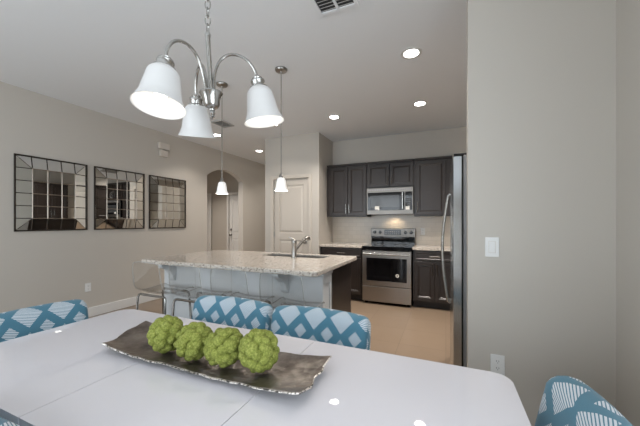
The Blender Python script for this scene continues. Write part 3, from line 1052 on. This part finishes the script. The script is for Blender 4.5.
tray = tag(obj('tray', bm, M['pewter'], None, 60), 'long hammered pewter tray under the green balls', 'tray')
bm = BM()
add_tube(bm, [p + Vector((0, 0, dz)) for p in rim], [0.0032 + 0.0012 * noise.noise(p * 60) for p in rim], 6, True)
obj('rim', bm, M['pewter_edge'], tray)


def make_ball():
    bm = BM()
    bmesh.ops.create_icosphere(bm, subdivisions=6, radius=1)
    random.seed(11)
    N = 46
    pts = []
    for k in range(N):
        z = 1 - 2 * (k + 0.5) / N
        a = k * 2.399963 + random.uniform(-0.25, 0.25)
        r_ = math.sqrt(1 - z * z)
        pts.append((Vector((r_ * math.cos(a), r_ * math.sin(a), z + random.uniform(-0.05, 0.05))).normalized(), random.uniform(0.28, 0.44), random.uniform(0.9, 1.0)))
    for v_ in bm.verts:
        d = v_.co.normalized()
        best = 0.66
        for p, rr_, hh in pts:
            e = (d - p).length / rr_
            if e < 1:
                best = max(best, 0.68 + 0.32 * hh * math.sqrt(1 - e * e))
        nz = noise.noise(d * 16) * 0.014 + noise.noise(d * 34) * 0.012
        v_.co = d * (best + nz) * 0.0745
        v_.co.z *= 1.04
    return obj('green_floret_ball', bm, M['green'], None, 180)


b0 = make_ball()
balls = [(-1.064, 0.870, 'green broccoli like ball on the tray, first from the mirror side'),
         (-0.912, 0.870, 'green broccoli like ball on the tray, second from the mirror side'),
         (-0.762, 0.872, 'green broccoli like ball on the tray, third from the mirror side'),
         (-0.614, 0.880, 'green broccoli like ball on the tray, nearest the grey switch wall')]
for i, (x, y, lab) in enumerate(balls):
    o = b0 if i == 0 else b0.copy()
    if i:
        col.objects.link(o)
    o.location = (x, y, TZ + (0.0835 if i == 0 else 0.0805) + 0.030 * max(0, (abs((x + 0.8965) / 0.4985) - 0.1) / 0.75) ** 2)
    o.rotation_euler = (0.9 * i, 0.4 * i * i, 1.3 * i)
    tag(o, lab, 'vegetable', 'green balls on the pewter tray')


# ------------------------------------------------------------------ wall mirrors (facing +x)
def make_mirror():
    t = thing('wall_mirror', '', 'mirror', (0, 0, 0), 0, 'square tiled mirrors on the beige wall')
    Wm, Hm, ny, nz = 0.72, 0.87, 5, 6
    dy, dzz = Wm / ny, Hm / nz

    def X(y, z):
        e = min(min(y, Wm - y) / dy, min(z, Hm - z) / dzz)
        return 0.008 + 0.028 * max(0.0, min(1.0, e))

    def quad(bm, pts, off=0.0):
        bm.faces.new([bm.verts.new((X(y, z) + off, y, z)) for y, z in pts])
    bc, bb = BM(), BM()
    for i in range(ny):
        for j in range(nz):
            a, c_, e, f_ = i * dy, (i + 1) * dy, j * dzz, (j + 1) * dzz
            ii, jj = i in (0, ny - 1), j in (0, nz - 1)
            if ii and jj:
                oy, oz = (0 if i == 0 else Wm), (0 if j == 0 else Hm)
                iy, iz = (dy if i == 0 else Wm - dy), (dzz if j == 0 else Hm - dzz)
                quad(bb, [(oy, oz), (iy, oz), (iy, iz)])
                quad(bb, [(oy, oz), (iy, iz), (oy, iz)])
            elif ii or jj:
                quad(bb, [(a, e), (c_, e), (c_, f_), (a, f_)])
            else:
                quad(bc, [(a, e), (c_, e), (c_, f_), (a, f_)])
    for q in (bc, bb):
        bmesh.ops.recalc_face_normals(q, faces=q.faces)
        for f_ in q.faces:
            if f_.normal.x < 0:
                f_.normal_flip()

    def put(name, q):
        me = bpy.data.meshes.new(name); q.to_mesh(me); q.free(); me.materials.append(M['mirror'])
        o = bpy.data.objects.new(name, me); col.objects.link(o); o.parent = t
    put('centre_glass', bc); put('border_glass', bb)
    bm = BM(); add_box(bm, 0.0, 0.006, 0, Wm, 0, Hm); obj('backing', bm, M['frame_dark'], t, None)
    bm = BM()
    for (a, c_, e, f_) in ((-0.006, 0.006, -0.006, Hm + 0.006), (Wm - 0.006, Wm + 0.006, -0.006, Hm + 0.006)):
        add_box(bm, 0, 0.02, a, c_, e, f_)
    for (e, f_) in ((-0.006, 0.006), (Hm - 0.006, Hm + 0.006)):
        add_box(bm, 0, 0.02, 0.006, Wm - 0.006, e, f_)
    obj('frame', bm, M['frame_dark'], t, None)
    lb, lc = BM(), BM()
    for i in range(1, ny):
        y = i * dy
        for (q, ends) in ((lb, (0, dzz)), (lc, (dzz, Hm - dzz)), (lb, (Hm - dzz, Hm))):
            add_tube(q, [(X(y, z) + 0.002, y, z) for z in ends], 0.0045 if q is lb else 0.0058, 6)
    for j in range(1, nz):
        z = j * dzz
        for (q, ends) in ((lb, (0, dy)), (lc, (dy, Wm - dy)), (lb, (Wm - dy, Wm))):
            add_tube(q, [(X(y, z) + 0.002, y, z) for y in ends], 0.0045 if q is lb else 0.0052, 6)
    for (oy, iy) in ((0, dy), (Wm, Wm - dy)):
        for (oz, iz) in ((0, dzz), (Hm, Hm - dzz)):
            add_tube(lb, [(X(oy, oz), oy, oz), (X(iy, iz), iy, iz)], 0.0025, 6)
    core = [(y, z) for y, z in ((dy, dzz), (Wm - dy, dzz), (Wm - dy, Hm - dzz), (dy, Hm - dzz))]
    add_tube(lb, [(X(y, z) + 0.002, y, z) for y, z in core], 0.0035, 6, True)
    obj('border_lattice', lb, M['frame_dark'], t, None)  # dark tone imitates the dark reflections in the border bars
    obj('centre_lattice', lc, M['lattice'], t, None)
    return t


m0 = make_mirror()
for i, (y, lab) in enumerate(((1.688, 'tiled square mirror on the beige wall, largest in view and farthest from the arch'),
                              (2.508, 'tiled square mirror in the middle of the three on the beige wall'),
                              (3.328, 'tiled square mirror on the beige wall nearest the arched opening'))):
    o = m0 if i == 0 else dup(m0, (0, 0, 0))
    o.location = (XL + 0.001, y, 1.198)
    o['label'] = lab

# ------------------------------------------------------------------ small wall things
def outlet(name, label, cat, loc, rz, kind, group=None):
    """plate facing -y"""
    t = thing(name, label, cat, loc, rz, group)
    bm = BM(); add_box(bm, -0.036, 0.036, -0.006, 0, -0.058, 0.058, 0.002, 1); obj('cover_plate', bm, M['white_plastic'], t, None)
    if kind == 'switch':
        bm = BM(); add_box(bm, -0.0165, 0.0165, -0.009, -0.005, -0.033, 0.033, 0.002, 1); obj('rocker', bm, M['white_plastic'], t, None)
        bm = BM(); add_box(bm, -0.018, 0.018, -0.0066, -0.0058, -0.0345, 0.0345); obj('rocker_gap', bm, M['chime'], t, None)
    else:
        for s in (-1, 1):
            bm = BM(); add_prism(bm, rrect(-0.0165, s * 0.02 - 0.014, 0.0165, s * 0.02 + 0.014, 0.006, 3), -0.0085, -0.005, 'xz'); p = obj('socket', bm, M['white_plastic'], t, None)
            bm = BM()
            for x in (-0.006, 0.006):
                add_box(bm, x - 0.0012, x + 0.0012, -0.0089, -0.0083, s * 0.02 - 0.002, s * 0.02 + 0.007)
            add_box(bm, -0.002, 0.002, -0.0089, -0.0083, s * 0.02 - 0.01, s * 0.02 - 0.006)
            obj('socket_slots', bm, M['slot'], p, None)
    return t


outlet('light_switch', 'white rocker light switch on the grey wall', 'switch', (0.251, WY - 0.0005, 1.152), 0, 'switch')
outlet('power_outlet', 'white outlet on the grey wall above the table corner', 'outlet', (0.279, WY - 0.0005, 0.462), 0, 'outlet', 'wall outlets')
outlet('power_outlet', 'white outlet low on the beige wall below the mirrors', 'outlet', (XL + 0.0005, 2.43, 0.41), R(90), 'outlet', 'wall outlets')
outlet('power_outlet', 'white outlet on the cream backsplash beside the range', 'outlet', (-0.36, YB - 0.0105, 1.14), 0, 'outlet', 'wall outlets')

t = thing('door_chime', 'white box door chime high on the beige wall, upper of two', 'door chime', (XL + 0.0005, 3.58, 2.545), R(90))
bm = BM(); add_box(bm, -0.10, 0.10, -0.055, 0, 0, 0.105, 0.006); obj('cover', bm, M['chime'], t, None)
t = thing('wall_sensor', 'smaller white box just under the door chime', 'sensor', (XL + 0.0005, 3.58, 2.42), R(90))
bm = BM(); add_box(bm, -0.075, 0.075, -0.045, 0, 0, 0.105, 0.006); obj('cover', bm, M['chime'], t, None)


# ------------------------------------------------------------------ ceiling fittings
def vent(name, label, x0, x1, y0, y1, ncol, nsl, slatmat):
    t = thing(name, label, 'vent', ((x0 + x1) / 2, (y0 + y1) / 2, CEIL))
    hx, hy = (x1 - x0) / 2, (y1 - y0) / 2
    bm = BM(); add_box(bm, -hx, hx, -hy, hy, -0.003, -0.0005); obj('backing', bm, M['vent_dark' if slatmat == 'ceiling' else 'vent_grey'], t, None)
    bm = BM(); add_holed(bm, rrect(-hx - 0.025, -hy - 0.025, hx + 0.025, hy + 0.025, 0.004, 2), rrect(-hx, -hy, hx, hy, 0.002, 2), -0.014, -0.0005)
    for c_ in range(1, ncol):
        x = -hx + 2 * hx * c_ / ncol
        add_box(bm, x - 0.009, x + 0.009, -hy, hy, -0.014, -0.003)
    obj('frame', bm, M['ceiling'] if slatmat == 'ceiling' else M['vent_grey'], t, None)
    for c_ in range(ncol):
        xa, xb = -hx + 2 * hx * c_ / ncol + 0.009, -hx + 2 * hx * (c_ + 1) / ncol - 0.009
        for k in range(nsl):
            y = -hy + 2 * hy * (k + 0.5) / nsl
            q = hy / nsl * 0.62
            bm = BM()
            add_prism(bm, [(y - q, -0.014), (y - q + 0.002, -0.014), (y + q, -0.004), (y + q - 0.002, -0.004)], xa, xb, 'yz')
            obj('slat', bm, M[slatmat], t, None)


vent('ceiling_vent', 'white slatted air vent cut off by the top of the picture', -0.835, -0.587, 1.68, 1.985, 2, 10, 'ceiling')
vent('ceiling_vent', 'small grey air vent on the ceiling behind the chandelier', -3.28, -3.12, 3.50, 3.74, 1, 6, 'vent_grey')

cans = [(-0.29, 2.79, 'lit recessed light nearest the dining table, in front of the vent'),
        (-0.31, 4.02, 'lit recessed light above the range side worktop by the refrigerator'),
        (-1.505, 4.04, 'lit recessed light in front of the pantry corner'),
        (-2.49, 3.96, 'lit recessed light showing between the chandelier shade and the pendant'),
        (-3.73, 4.06, 'lit recessed light just below the middle chandelier shade'),
        (-3.72, 5.33, 'lit recessed light in the hall before the arch'),
        (-3.72, 6.6, 'added unseen recessed light in the hall behind the pantry'),  # added lamp, out of view, brightens the far end of the left wall
        (-5.4, 5.2, 'added unseen recessed light in the entry beyond the arch'),  # added lamp, out of view, lights the entry room
        (0.30, 3.55, 'added unseen recessed light in front of the right kitchen wall cabinets')]  # added lamp hidden by the wing wall, lifts the kitchen light
for ci, (x, y, lab) in enumerate(cans):
    t = thing('recessed_light', lab, 'ceiling light', (x, y, CEIL), 0, 'lit recessed ceiling lights')
    bm = BM(); add_lathe(bm, [(0.095, -0.0005), (0.095, -0.004), (0.088, -0.007), (0.066, -0.004), (0.066, -0.0005)], 0, 0, 32, 'z', False); obj('trim_ring', bm, M['trim'], t)
    bm = BM(); add_lathe(bm, [(0.066, -0.0008), (0.066, -0.0035), (0.0001, -0.0045)], 0, 0, 32); obj('lens', bm, M['can_lens'], t)
    l = bpy.data.lights.new('recessed_lamp', 'AREA'); l.shape = 'DISK'; l.size = 0.12
    l.energy = CAN_W * {1: 1.25, 2: 1.2, 3: 0.32, 4: 0.65, 5: 0.8, 6: 0.35, 7: 1.6, 8: 1.2}.get(ci, 1.0); l.color = CAN_COL; l.spread = R(116)
    o = bpy.data.objects.new('recessed_lamp', l); o.location = (x, y, CEIL - 0.012); col.objects.link(o)


def bell(h, rt, rb, n_=20, wall=0.003):
    """bell profile from neck (z=0) down to -h, outside then inside"""
    out = []
    for k in range(n_ + 1):
        s = k / n_
        if s < 0.2:
            r_ = rt + (rb * 0.64 - rt) * math.sin(s / 0.2 * PI / 2)
        elif s < 0.68:
            r_ = rb * (0.64 + 0.14 * (s - 0.2) / 0.48)
        else:
            r_ = rb * (0.78 + 0.22 * ((s - 0.68) / 0.32) ** 1.4)
        out.append((r_, -h * s))
    return out + [(r_ - wall, z + 0.001) for r_, z in out[::-1]]


def lamp(name, loc, e, r_=0.02):
    l = bpy.data.lights.new(name, 'POINT'); l.energy = e; l.color = (1, 0.93, 0.84); l.shadow_soft_size = r_
    o = bpy.data.objects.new(name, l); o.location = loc; col.objects.link(o)


# pendants over the island
def make_pendant():
    t = thing('pendant_light', '', 'pendant light', (0, 0, CEIL), 0, 'pendants over the island')
    bm = BM(); add_lathe(bm, [(0.062, -0.0005), (0.062, -0.012), (0.055, -0.022), (0.012, -0.03), (0.008, -0.04), (0.0001, -0.04)]); obj('canopy', bm, M['dark_nickel'], t)
    bm = BM(); add_tube(bm, [(0, 0, -0.03), (0, 0, -1.06)], 0.0045, 8); obj('rod', bm, M['dark_nickel'], t)
    bm = BM(); add_lathe(bm, [(0.006, -1.05), (0.016, -1.06), (0.022, -1.075), (0.024, -1.10), (0.02, -1.105)]); obj('socket_cap', bm, M['dark_nickel'], t)
    bm = BM(); add_lathe(bm, [(r_, z - 1.097) for r_, z in bell(0.130, 0.030, 0.068)], 0, 0, 28, 'z', False); s = obj('shade', bm, M['pendant_shade'], t, 60)
    bm = BM(); add_lathe(bm, [(0.0001, -1.105), (0.014, -1.11), (0.02, -1.14), (0.026, -1.17), (0.02, -1.195), (0.0001, -1.2)], 0, 0, 14); obj('bulb', bm, M['bulb'], t)
    return t


p0 = make_pendant()
p0.location = (-1.525, 2.565, CEIL); p0['label'] = 'white bell glass pendant hanging in front of the pantry door'
dup(p0, (-2.295, 2.58, CEIL), 0, 'white bell glass pendant hanging in front of the arch')
for (x, y) in ((-1.525, 2.565), (-2.295, 2.58)):
    lamp('pendant_lamp', (x, y, CEIL - 1.225), 2)

# chandelier over the dining table; it hangs a few degrees off plumb on its chain
CX, CY, CZ = -0.888, 0.896, 2.054
t = thing('chandelier', 'brushed nickel chandelier with three white bell shades', 'chandelier', (CX, CY, 0))
YAW = R(23.2)
toc = Matrix.Rotation(-YAW, 4, 'Z')
PHI, PSI = 0.0724, 0.0586
A1_ = Matrix(((math.cos(PHI), 0, -math.sin(PHI), 0), (0, 1, 0, 0), (math.sin(PHI), 0, math.cos(PHI), 0), (0, 0, 0, 1)))
A2_ = Matrix(((1, 0, 0, 0), (0, math.cos(PSI), -math.sin(PSI), 0), (0, math.sin(PSI), math.cos(PSI), 0), (0, 0, 0, 1)))
LEAN = Matrix.Translation((0, 0, CZ)) @ toc.inverted() @ A2_ @ A1_ @ toc @ Matrix.Translation((0, 0, -2.02))


# the stem hangs straighter than the arms, which are bent a little unevenly
S1_ = Matrix(((math.cos(0.036), 0, -math.sin(0.036), 0), (0, 1, 0, 0), (math.sin(0.036), 0, math.cos(0.036), 0), (0, 0, 0, 1)))
SHIFT = Vector((0.919, 0.394, 0)) * 0.0145
STEM = Matrix.Translation(SHIFT + Vector((0, 0, CZ))) @ toc.inverted() @ A2_ @ S1_ @ toc @ Matrix.Translation((0, 0, -2.02))


def hang(bm):
    bmesh.ops.transform(bm, matrix=STEM, verts=bm.verts)
    return bm


def lean(bm, extra=None):
    bmesh.ops.transform(bm, matrix=LEAN @ extra if extra else LEAN, verts=bm.verts)
    return bm


bm = BM(); add_lathe(bm, [(0.065, CEIL - 0.0005), (0.065, CEIL - 0.012), (0.05, CEIL - 0.028), (0.012, CEIL - 0.036), (0.0001, CEIL - 0.037)], SHIFT.x, SHIFT.y); obj('canopy', bm, M['nickel'], t)
bm = BM()
add_lathe(bm, [(0.0001, 2.025), (0.009, 2.022), (0.012, 2.012), (0.009, 2.0), (0.009, 1.79), (0.0001, 1.785)], 0, 0, 18)
obj('stem', hang(bm), M['nickel'], t)
bm = BM()
z, k = CZ + 0.002, 0
while z < CEIL - 0.05:
    ring = []
    for j in range(16):
        a = 2 * PI * j / 16
        px, pz = 0.0105 * math.cos(a), 0.020 * math.sin(a)
        d_ = R(23 + (0 if k % 2 else 90))
        ring.append((SHIFT.x + px * math.cos(d_), SHIFT.y + px * math.sin(d_), z + 0.016 + pz))
    add_tube(bm, ring, 0.0028, 6, True)
    z += 0.0325; k += 1
obj('chain', bm, M['nickel'], t)
bm = BM(); add_lathe(bm, [(0.0001, 1.778), (0.034, 1.784), (0.044, 1.790), (0.046, 1.785), (0.038, 1.772), (0.033, 1.757), (0.031, 1.740), (0.024, 1.728), (0.012, 1.722), (0.011, 1.716), (0.0001, 1.715)]); obj('hub_cup', hang(bm), M['nickel'], t)
bm = BM(); add_lathe(bm, [(0.0001, 1.716), (0.010, 1.714), (0.012, 1.706), (0.008, 1.698), (0.006, 1.694), (0.009, 1.690), (0.0001, 1.683)], 0, 0, 16); obj('finial', hang(bm), M['nickel'], t)
RAD = 0.194
for ang_cam, tilt in ((246.4, 15), (126.4, 15), (6.4, 5)):
    ang = R(ang_cam) + YAW
    ca, sa = math.cos(ang), math.sin(ang)
    bm = BM()
    path = [(0.018, 1.785), (0.020, 1.82), (0.028, 1.865), (0.045, 1.903), (0.070, 1.927), (0.100, 1.936), (0.132, 1.930), (0.160, 1.912), (0.180, 1.886), (0.191, 1.860), (RAD, 1.842)]
    fine = []
    for q in range(len(path) - 1):
        p_, c_, n_ = path[max(q - 1, 0)], path[q], path[q + 1]
        n2 = path[min(q + 2, len(path) - 1)]
        for u_ in (0, 0.5):
            h = []
            for ax in (0, 1):
                a0, a1, a2, a3 = p_[ax], c_[ax], n_[ax], n2[ax]
                h.append(0.5 * (2 * a1 + (a2 - a0) * u_ + (2 * a0 - 5 * a1 + 4 * a2 - a3) * u_ ** 2 + (3 * a1 - a0 - 3 * a2 + a3) * u_ ** 3))
            fine.append(tuple(h))
    fine.append(path[-1])
    add_tube(bm, [(r_ * ca, r_ * sa, z) for r_, z in fine], 0.0058, 10)
    arm = obj('arm', lean(bm), M['nickel'], t)
    # socket, shade and bulb hang from the arm's end, splayed outward
    piv = Matrix.Translation((RAD * ca, RAD * sa, 1.842))
    X_ = piv @ Matrix.Rotation(R(tilt), 4, Vector((sa, -ca, 0))) @ Matrix.Translation((0, 0, -1.842))
    bm = BM(); add_lathe(bm, [(0.0001, 1.848), (0.014, 1.846), (0.020, 1.840), (0.018, 1.834), (0.027, 1.832), (0.029, 1.826), (0.027, 1.820), (0.027, 1.808), (0.036, 1.803), (0.037, 1.797), (0.0001, 1.797)], 0, 0, 24); obj('socket_cup', lean(bm, X_), M['nickel'], arm)
    bm = BM(); add_lathe(bm, [(r_, z_ + 1.801) for r_, z_ in bell(0.140, 0.034, 0.083)], 0, 0, 36, 'z', False); obj('shade', lean(bm, X_), M['shade'], arm, 60)
    bm = BM(); add_lathe(bm, [(0.0001, 1.796), (0.014, 1.79), (0.02, 1.76), (0.028, 1.73), (0.02, 1.70), (0.0001, 1.695)], 0, 0, 14); obj('bulb', lean(bm, X_), M['bulb'], arm)
    p = LEAN @ X_ @ Vector((0, 0, 1.665))
    lamp('chandelier_lamp', (CX + p.x, CY + p.y, p.z), 0.5)
